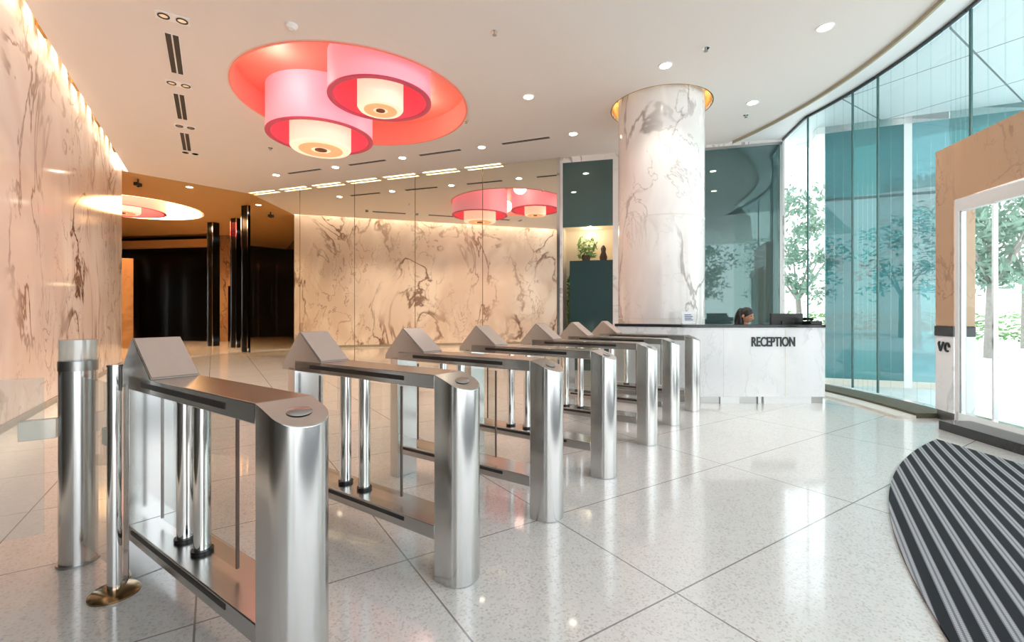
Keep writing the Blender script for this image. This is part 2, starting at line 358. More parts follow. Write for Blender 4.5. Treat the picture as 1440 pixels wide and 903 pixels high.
# lift lobby shell
struct(MB().slab((-19.5, 22.2), (-13.4, 21.2), .3, 0, CEIL, 1).build('wall_far', M['blackstone']))
struct(MB().slab((-19.2, 7.5), (-19.5, 22.2), .3, 0, CEIL, 1).build('wall_lobby_left', M['blackstone']))
b = MB()
for k in range(14): b.slab((-18.9-.02*k, 8.2+.95*k), (-18.9-.02*k, 8.25+.95*k), .04, 0, 3.9, 1)
struct(b.build('trim_14', M['chrome']))
struct(MB().slab((-13.4, 21.2), (-6.8, 20.2), .3, 0, CEIL, 1).build('wall_lobby_back', M['lobbystone']))
struct(MB().slab((-7.3, 14.0), (-6.8, 20.2), .3, 0, CEIL, -1).build('wall_lobby_right', M['blackstone']))
struct(MB().slab((-19.4, 21.6), (-13.6, 20.7), .4, 4.3, 4.62, 1).build('trim_5', M['brown']))
struct(MB().slab((-19.2, 7.6), lw(2.22, L_END-.6), .2, 0, CEIL, -1).build('wall_lobby_front', M['blackstone']))

# curved glass facade, one window per pane
ys = [9.42, 8.36, 7.42, 6.93, 5.76, 5.38, 4.2, 2.6]
for i in range(len(ys)-1):
    if i == 0: p, q = (5.56, 9.42), arc(8, 8.36); pts = [p, q]
    else:
        n = 5; pts = [arc(8, ys[i]-.008 + (ys[i+1]-ys[i]+.016)*k/n) for k in range(n+1)]
    z0, z1 = (.1, CEIL-.02) if i < 4 or i > 5 else (3.32, CEIL-.02)
    b = MB()
    for k in range(len(pts)-1): b.slab(pts[k], pts[k+1], .015, z0, z1, 1)
    w = struct(b.build('window_%d' % (i+4), M['glass']))
    if i > 0 and i != 4:
        jx, jy = pts[0]; g = MB().box(jx-.012, jx+.012, jy-.012, jy+.012, z0, z1)
        g.build('joint', pbr('glass_edge_%d' % i, S(70, 112, 110), .2, noise=.1), w)
    g = MB()
    for k in range(len(pts)-1): g.slab((pts[k][0]-.02, pts[k][1]), (pts[k+1][0]-.02, pts[k+1][1]), .03, CEIL-.04, CEIL, -1)
    g.build('head_channel', pbr('channel_%d' % i, S(52, 60, 62), .4, noise=.1), w)
# ceiling step: fascia of the inner ceiling and the white band up to the glass head
b = MB(); e2 = [arc(7.55, y) for y in [9.55 - .2*k for k in range(29)]]
for k in range(len(e2)-1): b.slab(e2[k], e2[k+1], .03, CEIL-.05, CEIL+.12, 1)
struct(b.build('trim_6', pbr('fascia', S(176, 166, 140), .5, noise=.05)))
g0 = [arc(7.58, y) for y in [9.7 - .2*k for k in range(32)]]; g1 = [(5.9, 9.7), (5.62, 9.4), (5.42, 8.9)] + [arc(8.03, y) for y in [8.4 - .2*k for k in range(26)]]
struct(meshobj('ceiling_edge', fill2d([g0 + g1[::-1]], CEIL+.0, CEIL+.04), M['white']))
# kerb and pebble strip at the foot of the glass
k0 = [arc(7.35, y) for y in [8.3 - .2*k for k in range(14)]]; k1 = [arc(7.6, y) for y in [8.3 - .2*k for k in range(14)]]; k2 = [arc(8.06, y) for y in [8.3 - .2*k for k in range(14)]]
struct(meshobj('trim_7', fill2d([k0 + k1[::-1]], .0, .03), M['kerb']))
struct(meshobj('trim_8', fill2d([k1 + k2[::-1]], .0, .06), M['pebble']))
# outdoor soffit
so = [(5.95, 9.75), (5.64, 9.4), (5.44, 8.9)] + [arc(8.06, y) for y in [8.4 - .25*k for k in range(27)]] + [(10.5, 1.7), (12.5, 6.2), (7.0, 10.2)]
struct(meshobj('soffit', fill2d([so], CEIL, CEIL+.2), M['soffit']))

# teal glass facade outdoors
FA, FD = (5.93, 8.84), (.929, -.37)
def fa(s): return (FA[0]+FD[0]*s, FA[1]+FD[1]*s)
segs = [(.05, .49, 'teal_dark'), (.50, .87, 'teal'), (.88, 1.26, 'teal_dark'), (1.38, 1.9, 'teal_pale'), (1.91, 3.1, 'teal')]
for i, (a0, a1, mk) in enumerate(segs):
    w = struct(MB().slab(fa(a0), fa(a1), .03, .06 if i < 4 else 3.47, CEIL, 1).build('window_%d' % (i+12), M[mk]))
    MB().slab(fa(a0), fa(a1), .05, 3.42, 3.47, 1).build('rail', M['teal_dark'], w)
    if i < 4: MB().slab(fa(a0), fa(a1), .08, -.06, .06, 1).build('sill', M['kerb'], w)
struct(MB().slab(fa(1.26), fa(1.38), .12, -.06, CEIL, 1).build('trim_9', M['white']))
struct(MB().slab(fa(-.1), fa(3.2), .3, 4.72, CEIL, 1).build('trim_10', M['white']))

# ------------------------------------------------------------------ entrance portal and door
P0, P1 = (5.22, 5.70), (4.92, 4.15)
pd = Vector((P1[0]-P0[0], P1[1]-P0[1])); pl = pd.length; pd /= pl
def pp(s, o=0): return (P0[0]+pd.x*s - pd.y*o*-1*-1, P0[1]+pd.y*s + pd.x*o)   # o: outwards
pr = thing('entrance_portal', 'brown stone entrance portal framing the glass door, reflection of the desk modelled low on its jamb', 'portal', (0, 0, 0))
def pslab(s0, s1, o0, o1, z0, z1, mb=None):
    mb = mb or MB(); mb.prism([pp(s0, o0), pp(s1, o0), pp(s1, o1), pp(s0, o1)], z0, z1); return mb
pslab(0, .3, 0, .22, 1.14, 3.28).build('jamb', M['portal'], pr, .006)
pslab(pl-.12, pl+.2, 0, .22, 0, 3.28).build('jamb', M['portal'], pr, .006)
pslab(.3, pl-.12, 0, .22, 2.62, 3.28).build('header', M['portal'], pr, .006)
pslab(-.005, .3, -.01, .225, 1.02, 1.14).build('counter_reflection', M['granite'], pr, .004)['label'] = 'black band modelling the reflected desk counter'  # reflection of the desk counter, built as a solid black strip
pslab(0, .3, 0, .22, .12, 1.02).build('desk_reflection', M['desk'], pr, .004)['label'] = 'white panel modelling the reflected desk front'  # reflection of the desk front, built as a solid white part
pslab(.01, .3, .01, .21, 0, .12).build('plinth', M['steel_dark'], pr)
lg = MB()                                              # reflected desk lettering modelled as a dark tick-like stroke and a ring
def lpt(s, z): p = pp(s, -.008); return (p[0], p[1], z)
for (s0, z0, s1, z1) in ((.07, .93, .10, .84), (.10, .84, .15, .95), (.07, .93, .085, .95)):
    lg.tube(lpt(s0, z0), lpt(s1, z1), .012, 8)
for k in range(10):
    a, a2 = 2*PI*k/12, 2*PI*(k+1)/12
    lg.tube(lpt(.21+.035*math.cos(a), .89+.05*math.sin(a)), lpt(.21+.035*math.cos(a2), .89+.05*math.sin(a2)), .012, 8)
lg.build('lettering_reflection', M['text'], pr)

D0, D1 = (4.93, 5.13), (4.74, 3.55)
dd = Vector((D1[0]-D0[0], D1[1]-D0[1])); dl = dd.length; dd /= dl
def dp(s, o=0): return (D0[0]+dd.x*s - dd.y*o, D0[1]+dd.y*s + dd.x*o)
def dslab(s0, s1, o0, o1, z0, z1, mb=None):
    mb = mb or MB(); mb.prism([dp(s0, o0), dp(s1, o0), dp(s1, o1), dp(s0, o1)], z0, z1); return mb
dr = bpy.data.objects.new('door_1', None); C.objects.link(dr); dr['kind'] = 'structure'
dslab(0, dl, 0, .08, 2.42, 2.56).build('head_frame', M['white'], dr, .004)
dslab(-.02, .03, -.0, .08, .1, 2.56).build('jamb', M['white'], dr)
dslab(.0, dl, .0, .08, .1, .2).build('bottom_rail', M['chrome'], dr)
for k in range(4):
    s0 = .03 + k*(dl-.03)/4
    dslab(s0+.006, s0+(dl-.03)/4-.006, .035, .047, .2, 2.42).build('glass_leaf', M['glass'], dr)
    dslab(s0-.012+(.014 if k == 0 else 0), s0+.012, .02, .06, .2, 2.42).build('stile', M['chrome'], dr)
struct(dslab(-.02, dl, -.16, .12, 0, .1).build('trim_11', M['granite']))

# entrance mat: a large circular-segment mat with stripes
pts = []
for k in range(41):
    a = math.radians(122.0 + (178-122)*k/40)
    pts.append((8.1+7.1*math.cos(a), -1.3+7.1*math.sin(a)))
pts = [p for p in pts if p[0] < 4.36] + [(1.25, -1.0), (4.36, -1.0)]
b = MB().prism(pts, 0, .012)
o = b.build('entrance_mat', M['mat'], None, 0); tag(o, 'black and grey striped entrance mat with a curved edge on the floor', 'mat')

# ------------------------------------------------------------------ round marble column with a lit ring recess
cr = thing('marble_column', 'round white marble column rising through a lit ceiling ring behind the reception desk', 'column', (*COL, 0))
MB().cyl(0, 0, .71, 0, 5.25, 64).build('shaft', M['marble_white'], cr)
MB().ring(0, 0, .7095, .7125, 2.86, 2.872, 64).ring(0, 0, .7095, .7125, 1.2, 1.21, 64).build('joint_ring', M['kerb'], cr)
MB().lathe([(.83, CEIL-.002), (.83, 5.25), (.70, 5.25), (.70, 5.28), (.845, 5.28), (.845, CEIL-.002)], n=64, closed=True, smooth=False).build('cove_ring', M['brass'], cr)
MB().ring(0, 0, .74, .80, 5.2, 5.22).build('cove_lamp', M['glow'], cr)

# ------------------------------------------------------------------ reception desk
A_, B_, C_ = (1.62, 7.27), (2.69, 6.6), (4.47, 6.6)
dk = thing('reception_desk', 'white marble reception desk with a black granite counter in front of the round column', 'desk', (0, 0, 0))
n1 = (.53, .847)
def off(d): return [(A_[0]+n1[0]*d, A_[1]+n1[1]*d), (2.69+.18*d*1.6, 6.6+d), (4.47, 6.6+d)]
def wallpoly(d0, d1, z0, z1): 
    a, c = off(d0), off(d1); return MB().prism(a + c[::-1], z0, z1)
wallpoly(0, .06, .1, 1.09).build('front_panel', M['desk'], dk, .003)
MB().box(4.41, 4.47, 6.66, 7.15, .1, 1.09).build('end_panel', M['desk'], dk, .003)
wallpoly(-.02, .33, 1.09, 1.13).build('counter', M['granite'], dk, .004)
wallpoly(.06, .30, .70, .73).build('work_surface', M['white'], dk, .004)
wallpoly(.05, .1, 0, .1).build('plinth', M['steel_dark'], dk)
for x0, x1 in ((2.98, 3.25), (3.52, 3.56), (3.6, 4.28)):
    MB().box(x0, x1, 6.61, 6.65, 0, .1).build('foot', M['white'], dk)
for xx in (3.02, 3.9):
    MB().box(xx, xx+.004, 6.597, 6.6, .1, 1.09).build('panel_joint', M['kerb'], dk)
cu = bpy.data.curves.new('lettering', 'FONT'); cu.body = 'RECEPTION'; cu.size = .19; cu.extrude = .008; cu.align_x = 'CENTER'; cu.space_character = .97; cu.offset = .003
lo = bpy.data.objects.new('lettering', cu); C.objects.link(lo)
dg = bpy.context.evaluated_depsgraph_get(); dg.update()
lme = bpy.data.meshes.new_from_object(lo.evaluated_get(dg)); bpy.data.objects.remove(lo)
lo = meshobj('lettering', lme, M['text'], dk); lo.rotation_euler = (PI/2, 0, 0); lo.location = (3.727, 6.592, .823); lo.scale = (.645, 1, 1)
lo['label'] = 'dark metal letters reading RECEPTION'
# things on the desk
t = thing('notice_stand', 'small white notice stand on the counter in front of the marble column', 'sign', (2.62, 6.86, 1.13))
MB().prism([(-.1, -.03), (.1, -.03), (.1, .03), (-.1, .03)], 0, .012).build('base', M['frost'], t)
MB().add([(-.1, -.02, .012), (.1, -.02, .012), (.1, .02, .19), (-.1, .02, .19), (-.1, -.015, .012), (.1, -.015, .012), (.1, .026, .19), (-.1, .026, .19)], [(0, 1, 2, 3), (7, 6, 5, 4), (0, 4, 5, 1), (1, 5, 6, 2), (2, 6, 7, 3), (3, 7, 4, 0)]).build('card', M['paper'], t)
b = MB()
for k in range(4): b.box(-.06, .06-.02*(k % 2), -.0195+.0055*k+.003, -.0195+.0055*k+.004, .06+.025*k, .072+.025*k)
b.build('print', M['ink'], t)
t = thing('computer_monitor', 'black computer monitor seen from behind on the reception desk', 'monitor', (4.06, 6.84, .73), .15)
MB().box(-.26, .26, -.02, .02, .17, .56).build('casing', M['black'], t, .006)
MB().box(-.1, .1, -.035, -.02, .25, .45).build('rear_bulge', M['black'], t, .006)
MB().box(-.03, .03, -.03, .0, .012, .3).build('stand', M['black'], t)
MB().box(-.11, .11, -.08, .08, 0, .012).build('base', M['black'], t, .004)
MB().box(-.25, .25, .02, .022, .19, .54).build('screen', M['granite'], t)
t = thing('desk_telephone', 'black desk telephone on the counter near the glass wall', 'telephone', (4.36, 6.72, 1.13), .1)
MB().prism([(-.09, -.09), (.09, -.09), (.09, .09), (-.09, .09)], 0, .05, ztop=lambda x, y: .05 + .2*(-y)*.3).build('body', M['black'], t, .006)
MB().tube((-.06, -.07, .085), (-.06, .07, .085), .018).ball((-.06, -.07, .078), .028, .03, .022).ball((-.06, .07, .078), .028, .03, .022).build('handset', M['black'], t)

# ------------------------------------------------------------------ receptionist, seated behind the desk
ox, oy = 3.62, 7.27
pe = thing('person', 'seated person with long black hair in dark clothes leaning behind the reception desk', 'person', (ox, oy, 0), 0)
def skin(name, pts, edges, mat, parent, sub=2):
    me = bpy.data.meshes.new(name); me.from_pydata([p[:3] for p in pts], edges, [])
    o = bpy.data.objects.new(name, me); C.objects.link(o); o.parent = parent
    sk = o.modifiers.new('skin', 'SKIN'); sk.use_smooth_shade = True
    for i, p in enumerate(pts): me.skin_vertices[0].data[i].radius = (p[3], p[4] if len(p) > 4 else p[3])
    me.skin_vertices[0].data[0].use_root = True
    sd = o.modifiers.new('sub', 'SUBSURF'); sd.levels = sub; sd.render_levels = sub
    dg = bpy.context.evaluated_depsgraph_get(); dg.update()
    m2 = bpy.data.meshes.new_from_object(o.evaluated_get(dg)); bpy.data.objects.remove(o)
    return m2
# local: -Y towards the desk front
bodyp = [(0, .1, .52, .15, .12), (0, .07, .68, .13, .1), (.0, .0, .86, .15, .1), (0, -.05, .98, .13, .085), (0, -.06, 1.04, .05), (.005, -.075, 1.11, .046), (.01, -.085, 1.18, .05),
         (.17, -.05, .98, .055), (.22, -.18, .84, .042), (.12, -.36, .775, .032), (.09, -.42, .765, .03),
         (-.17, -.05, .98, .055), (-.22, -.18, .84, .042), (-.12, -.36, .775, .032), (-.09, -.42, .765, .03),
         (.1, .08, .5, .09), (.11, -.3, .5, .065), (.11, -.32, .1, .045), (.11, -.4, .05, .035),
         (-.1, .08, .5, .09), (-.11, -.3, .5, .065), (-.11, -.32, .1, .045), (-.11, -.4, .05, .035)]
bodye = [(0, 1), (1, 2), (2, 3), (3, 4), (4, 5), (5, 6), (3, 7), (7, 8), (8, 9), (9, 10), (3, 11), (11, 12), (12, 13), (13, 14), (0, 15), (15, 16), (16, 17), (17, 18), (0, 19), (19, 20), (20, 21), (21, 22)]
for sgn, wi in ((1, 10), (-1, 14)):                    # five fingers per hand
    for k, (dx, ln) in enumerate(((-.022, .06), (-.008, .07), (.008, .066), (.022, .052))):
        a = len(bodyp); w = bodyp[wi]
        bodyp += [(w[0]+dx, w[1]-.03, .762, .011), (w[0]+dx*1.15, w[1]-.03-ln*.6, .76, .009), (w[0]+dx*1.2, w[1]-.03-ln, .75, .0075)]
        bodye += [(wi, a), (a, a+1), (a+1, a+2)]
    a = len(bodyp); w = bodyp[wi]
    bodyp += [(w[0]-sgn*.03, w[1]-.005, .76, .011), (w[0]-sgn*.045, w[1]-.035, .757, .009)]; bodye += [(wi, a), (a, a+1)]
bme = skin('body', bodyp, bodye, M['skin'], pe)
R = Matrix.Rotation(math.radians(38), 3, 'Z') @ Matrix.Rotation(math.radians(14), 3, 'X')
hc = Vector((.02, -.1, 1.255))
hd = MB()
vs = []; 
nU, nV = 24, 16
def headpt(t, a):
    x = .078*math.sin(t)*math.cos(a); y = .098*math.sin(t)*math.sin(a); z = .118*math.cos(t)
    if z < 0: x *= 1 - .28*(-z/.118)**1.5; 
    if z < -.02 and y > 0: y *= .8
    if y < 0 and z < -.03: y *= .94
    fx = abs(x)
    if y < -.06:
        if fx < .016 and -.045 < z < .022: y -= .024*(1-fx/.016)*min(1, (.03-z)/.05)          # nose
        if .018 < fx < .045 and -.0 < z < .03: y += .010                                       # eye sockets
        if fx < .03 and -.075 < z < -.055: y -= .006                                           # lips
    return hc + R @ Vector((x, y, z))
for j in range(nV*2+1):
    for i in range(nU*2): vs.append(headpt(PI*j/(nV*2), 2*PI*i/(nU*2)))
n2 = nU*2
fs = [(j*n2+i, (j+1)*n2+i, (j+1)*n2+(i+1) % n2, j*n2+(i+1) % n2) for j in range(nV*2) for i in range(n2)]
hd.add(vs, fs, True)
for sx in (-1, 1): hd.ball(hc + R @ Vector((sx*.079, .01, -.005)), .014, .026, .034, 10, 8, R)
bm = bmesh.new(); bm.from_mesh(bme)
hme = bpy.data.meshes.new('h'); hme.from_pydata(hd.v, [], hd.f); bm.from_mesh(hme)
for fc in bm.faces: fc.smooth = True
bmesh.ops.recalc_face_normals(bm, faces=bm.faces); bm.to_mesh(bme); bm.free()
bo = meshobj('body', bme, M['skin'], pe)
for nm, z, sx in (('eye', .014, -1), ('eye', .014, 1)):
    MB().ball(hc + R @ Vector((sx*.031, -.082, z)), .012, .008, .007, 10, 6, R).build(nm, M['hair'], pe)
MB().ball(hc + R @ Vector((0, -.09, -.064)), .022, .008, .007, 10, 6, R).build('mouth', pbr('lips', S(170, 80, 76), .5, noise=.05), pe)
hr = MB()
vs = []
for j in range(13):
    for i in range(24):
        t, a = PI*.62*j/12, 2*PI*i/24
        front = max(0, -math.sin(a)); tt = t*(1 - .42*front)
        v = Vector((.09*math.sin(tt)*math.cos(a), .112*math.sin(tt)*math.sin(a)+.008, .128*math.cos(tt)+.006)); vs.append(hc + R @ v)
hr.add(vs, [(j*24+i, (j+1)*24+i, (j+1)*24+(i+1) % 24, j*24+(i+1) % 24) for j in range(12) for i in range(24)], True)
hr.ball(hc + R @ Vector((-.02, .1, -.05)), .085, .06, .15, 14, 10, R).ball(hc + Vector((-.09, .03, -.1)), .055, .06, .16, 14, 10).ball(hc + R @ Vector((.04, .09, -.1)), .06, .05, .14, 14, 10, R)
h = hr.build('hair', M['hair'], pe, weld=False); sd = h.modifiers.new('s', 'SOLIDIFY'); sd.thickness = .004
shp = [(0, .1, .54, .17, .135), (0, .07, .68, .15, .115), (0, 0, .86, .168, .115), (0, -.05, .985, .145, .1), (.17, -.05, .985, .066), (.22, -.18, .845, .052), (.125, -.35, .78, .042), (-.17, -.05, .985, .066), (-.22, -.18, .845, .052), (-.125, -.35, .78, .042)]
sme = skin('jacket', shp, [(0, 1), (1, 2), (2, 3), (3, 4), (4, 5), (5, 6), (3, 7), (7, 8), (8, 9)], M['cloth'], pe)
meshobj('jacket', sme, M['cloth'], pe)
tme = skin('trousers', [(0, .1, .5, .14, .12), (.1, .08, .5, .1), (.11, -.3, .5, .078), (.11, -.32, .12, .06), (-.1, .08, .5, .1), (-.11, -.3, .5, .078), (-.11, -.32, .12, .06)], [(0, 1), (1, 2), (2, 3), (0, 4), (4, 5), (5, 6)], M['cloth'], pe)
meshobj('trousers', tme, M['cloth'], pe)
t = thing('office_chair', 'black office chair under the seated receptionist', 'chair', (ox, oy+.1, 0))
MB().box(-.24, .24, -.26, .22, .35, .41).build('seat', M['black'], t, .02)
MB().box(-.2, .2, .27, .32, .5, .95).build('backrest', M['black'], t, .02)
MB().box(-.03, .03, .2, .3, .36, .6).build('back_bracket', M['black'], t)
MB().cyl(0, 0, .03, .06, .36).build('column', M['chrome'], t)
for k in range(5):
    a = 2*PI*k/5; b = MB().tube((0, 0, .09), (.27*math.cos(a), .27*math.sin(a), .06), .018).ball((.27*math.cos(a), .27*math.sin(a), .028), .028); b.build('leg', M['black'], t)

# ------------------------------------------------------------------ turnstiles
def dsec(cx, front, flat, hw, sgn, n=16):
    """D-shaped outline: rounded towards -x*sgn, flat to the other side"""
    pts = [(cx + sgn*flat, hw*sgn), (cx + sgn*0, hw*sgn)]
    for k in range(1, n):
        a = PI/2 + PI*k/n; pts.append((cx + sgn*front*math.cos(a), sgn*hw*math.sin(a)))
    pts += [(cx, -hw*sgn), (cx + sgn*flat, -hw*sgn)]
    return pts
TD = math.atan2(.576, -.817)
PB = (-.722, 1.56)
labels = ['nearest stainless steel turnstile, beside the slim chrome post and bollard',
          'second turnstile from the bollard, oval reader on its rounded end',
          'third turnstile in the row counting from the chrome bollard',
          'middle turnstile of the seven, three turnstiles on either side',
          'fifth turnstile counted from the bollard, third from the reception desk',
          'sixth turnstile counted from the bollard, next to the one beside the reception desk',
          'seventh and last turnstile, standing right beside the reception desk']
spots = [PB, (-.25, 2.27), (.24, 2.95), (.75, 3.70), (1.36, 4.60), (1.87, 5.40), (2.42, 6.17)]
tn = thing('turnstile', labels[0], 'turnstile', (*PB, 0), TD, 'row of steel turnstiles')
HW = .1
MB().prism(dsec(0, .085, .085, HW, 1), 0, 1, ztop=lambda x, y: min(1.0, 1.0 - max(0, .06 - x)*.48)).build('front_post', M['steel'], tn, .003)
RL = 1.39
MB().prism(dsec(RL, .075, .07, HW, -1), 0, .95).build('rear_post', M['steel'], tn, .003)
tb = MB().box(.085, 1.32, -HW, HW, .93, 1.0).build('top_beam', M['hoodsteel'], tn, .004)
MB().box(.3, 1.15, HW-.001, HW+.002, .955, .978).box(.3, 1.15, -HW-.002, -HW+.001, .955, .978).build('light_slot', M['slot'], tb)['label'] = 'black slot along the beam'
hb = MB(); pf = [(1.03, 1.0), (1.27, 1.18), (1.47, .97), (1.47, .93), (1.32, .93), (1.03, .93)]
hb.add([(x, -HW, z) for x, z in pf] + [(x, HW, z) for x, z in pf], [tuple(range(6)), tuple(range(11, 5, -1))] + [(i, (i+1) % 6, 6+(i+1) % 6, 6+i) for i in range(6)])
ho = hb.build('reader_hood', M['hoodsteel'], tn, .004)
dv = Vector((.24, 0, .18)).normalized(); nv = Vector((-dv.z, 0, dv.x))
p = [Vector((1.038, y, 1.006)) for y in (-.094, .094)] + [Vector((1.262, y, 1.174)) for y in (.094, -.094)]
MB().add([q + nv*.001 for q in p] + [q + nv*.004 for q in p], [(0, 1, 2, 3), (7, 6, 5, 4), (0, 4, 5, 1), (1, 5, 6, 2), (2, 6, 7, 3), (3, 7, 4, 0)]).build('reader_plate', pbr('reader_plate', S(196, 178, 168), .25, .3, noise=.03), ho)['label'] = 'pale card reader plate'
lb = MB().box(.085, 1.32, -HW, HW, .2, .27).build('lower_beam', M['hoodsteel'], tn, .004)
MB().box(.3, 1.28, HW-.001, HW+.002, .238, .258).box(.3, 1.28, -HW-.002, -HW+.001, .238, .258).build('light_slot', M['slot'], lb)['label'] = 'black slot along the beam'
for x in (.75, .93):
    tu = MB().cyl(x, 0, .033, .285, .93, 24).build('barrier_tube', M['chrome'], tn)
    MB().cyl(x, 0, .043, .27, .285, 24).build('tube_collar', M['black'], tu)
for x0, x1 in ((.43, .714), (.966, 1.2)):
    wg = MB().box(x0, x1, -.005, .005, .3, .9).build('glass_wing', M['wing'], tn)
    xe = x0 if x0 < .5 else x1
    MB().box(xe-.004, xe+.004, -.0055, .0055, .3, .9).build('wing_edge', pbr('wing_edge', S(92, 70, 58), .3, noise=.1), wg)
rd = MB(); th = math.atan(.48)
Rr = Matrix.Rotation(-th, 3, 'Y')
cpt = Vector((-.01, 0, 1.0-.07*.48+.003))
vs = [cpt + Rr @ Vector((.026*math.cos(2*PI*i/24), .045*math.sin(2*PI*i/24), .0)) for i in range(24)] + [cpt + Rr @ Vector((.022*math.cos(2*PI*i/24), .04*math.sin(2*PI*i/24), .003)) for i in range(24)]
rd.add(vs, [tuple(range(24)), tuple(range(24, 48))] + [(i, (i+1) % 24, 24+(i+1) % 24, 24+i) for i in range(24)])
reader = rd.build('indicator', M['steel_dark'], tn); reader['label'] = 'dark oval indicator'
for k in range(1, 7):
    dup(tn, (*spots[k], 0), TD, labels[k], 'row of steel turnstiles')

# ------------------------------------------------------------------ swing gate on the left: bollard, glass leaf, slim post
bo = thing('gate_bollard', 'stout round steel bollard with a clear acrylic top, carrying the glass gate', 'bollard', (-2.27, 2.42, 0))
MB().cyl(0, 0, .078, .01, 1.05, 40).build('post', M['steel'], bo)
MB().cyl(0, 0, .088, 0, .012, 40).build('base_plate', M['steel_dark'], bo)
MB().cyl(0, 0, .08, 1.0, 1.05, 40).build('collar', M['steel_dark'], bo)
MB().cyl(0, 0, .076, 1.05, 1.16, 40).build('acrylic_cap', M['frost'], bo)['label'] = 'clear acrylic cap'
gx = Vector((-.84, -.543)); 
g = thing('glass_gate', 'clear glass gate leaf clamped to the bollard and reaching towards the marble wall', 'gate', (-2.27, 2.42, 0), math.atan2(-.543, -.84))
MB().box(.13, 1.15, -.006, .006, .18, .97).build('leaf', M['gate'], g)
MB().box(.08, .22, -.022, .022, .66, .76).build('clamp', M['frost'], g, .004)
g2 = thing('fixed_glass_panel', 'small fixed clear glass panel between bollard and slim post', 'glass panel', (-1.84, 2.14, 0), math.atan2(.28, -.43))
MB().box(.045, .41, -.006, .006, .12, .97).build('pane', M['gate'], g2)
MB().box(.03, .1, -.02, .02, .68, .76).build('clamp', M['frost'], g2, .004)
sp = thing('slim_post', 'slim chrome post on a round brass base beside the nearest turnstile', 'post', (-1.84, 2.14, 0))
MB().cyl(0, 0, .028, .02, 1.05, 28).build('tube', M['chrome'], sp)
MB().lathe([(0, 0), (.098, 0), (.098, .008), (.085, .02), (.03, .026), (0, .026)], n=40).build('base', pbr('aged_brass', S(150, 124, 88), .18, 1, noise=.15, nscale=8), sp)['label'] = 'round brass base'
MB().cyl(0, 0, .03, 1.05, 1.06, 28).build('cap', M['steel'], sp)

# ------------------------------------------------------------------ ceiling lamp: recess with two nested drums
def lamp(name, label, loc, rz, mats, sh, R0=1.86, dp_=.42):
    t = thing(name, label, 'ceiling lamp', (*loc, CEIL), rz)
    rc = mats['recess']
    MB().lathe([(R0, -.004), (R0, dp_), (0, dp_), (0, dp_+.04), (R0+.04, dp_+.04), (R0+.04, -.004)], n=96, closed=False, smooth=False).build('recess', rc, t)
    MB().ring(0, 0, R0-.012, R0+.02, -.008, -.0, 96).build('recess_rim', mats['rim'], t)
    for (x, y, r, zb, ri, zi) in sh:
        bnd = MB().lathe([(r, zb), (r, dp_), (r-.05, dp_), (r-.05, zb)], x, y, 64, closed=True, smooth=False).build('outer_band', mats['band'], t)
        MB().ring(x, y, r-.075, r+.008, zb-.012, zb+.008, 64).build('band_rim', mats['edge'], bnd)
        MB().lathe([(r-.06, zb), (r-.06, dp_-.01), (r-.08, dp_-.01), (r-.08, zb)], x, y, 64, closed=True, smooth=False).build('band_lining', mats['lining'], bnd)
        inn = MB().lathe([(ri*.94, zi), (ri, zi+.03), (ri, dp_-.005), (0, dp_-.005), (0, zi)], x, y, 56, closed=True, smooth=False).build('inner_drum', mats['drum'], t)
        MB().ring(x, y, ri*.32, ri*.72, zi-.012, zi-.001, 48).build('disc_ring', mats['disc'], inn)
        MB().cyl(x, y, ri*.2, zi-.014, zi-.0005, 32).build('disc_centre', mats['centre'], inn)
    return t
mats = dict(recess=M['coral'], rim=M['coral'], band=M['pink'], edge=M['hotpink'], lining=M['red'], drum=M['cream'], disc=M['peach'], centre=pbr('lamp_centre', S(130, 80, 50), .5, noise=.1))
lamp('drum_ceiling_lamp', 'large red and pink drum lamp in a round ceiling recess above the turnstiles', LAMP, 0, mats,
     [(-.83, .52, .9, -.36, .52, -.58), (.58, -.62, .78, -.2, .35, -.36)])
mats2 = dict(recess=M['coveglow'], rim=M['white'], band=M['red'], edge=M['hotpink'], lining=M['red'], drum=M['cream'], disc=M['peach'], centre=mats['centre'])
lamp('drum_ceiling_lamp', 'white glowing round recess lamp with red drum in the dark lift lobby', LAMP2, .6, mats2, [(-.2, .0, 1.2, -.12, .5, -.2)], 2.04, .5)

# ------------------------------------------------------------------ ceiling fittings
dl_pos = [((3.89, 5.74), 'bright round downlight nearest the curved ceiling edge and entrance glass'),
          ((2.2, 6.63), 'bright round downlight just in front of the round column'),
          ((.27, 7.59), 'round downlight between the red drum lamp and the column'),
          ((4.06, 7.8), 'round downlight over the reception desk, right of the column'),
          ((1.21, 9.16), 'first downlight of the row along the mirror, close to the column'),
          ((-.65, 9.9), 'second downlight from the column in the row along the mirror'),
          ((-2.51, 10.58), 'third downlight from the column in the row along the mirror'),
          ((-4.3, 11.26), 'fourth downlight from the column in the row along the mirror'),
          ((-6.07, 11.9), 'fifth downlight from the column, last of the row along the mirror'),
          ((-9.1, 13.04), 'downlight at the mouth of the lift lobby by the glowing recess lamp'),
          ((-10.2, 18.2), 'downlight deep in the lift lobby, nearest the bronze back wall'),
          ((-12.4, 19.4), 'downlight in the lift lobby in front of the black wall'),
          ((-8.6, 16.2), 'downlight in the lift lobby beside the mirror end')]
def spot(loc, e, col, size=110, blend=.6, rot=(0, 0, 0), r=.05):
    l = bpy.data.lights.new('downlight_beam', 'SPOT'); l.energy = e; l.color = col; l.spot_size = math.radians(size); l.spot_blend = blend; l.shadow_soft_size = r
    o = bpy.data.objects.new('downlight_beam', l); C.objects.link(o); o.location = loc; o.rotation_euler = rot; return o
base = None
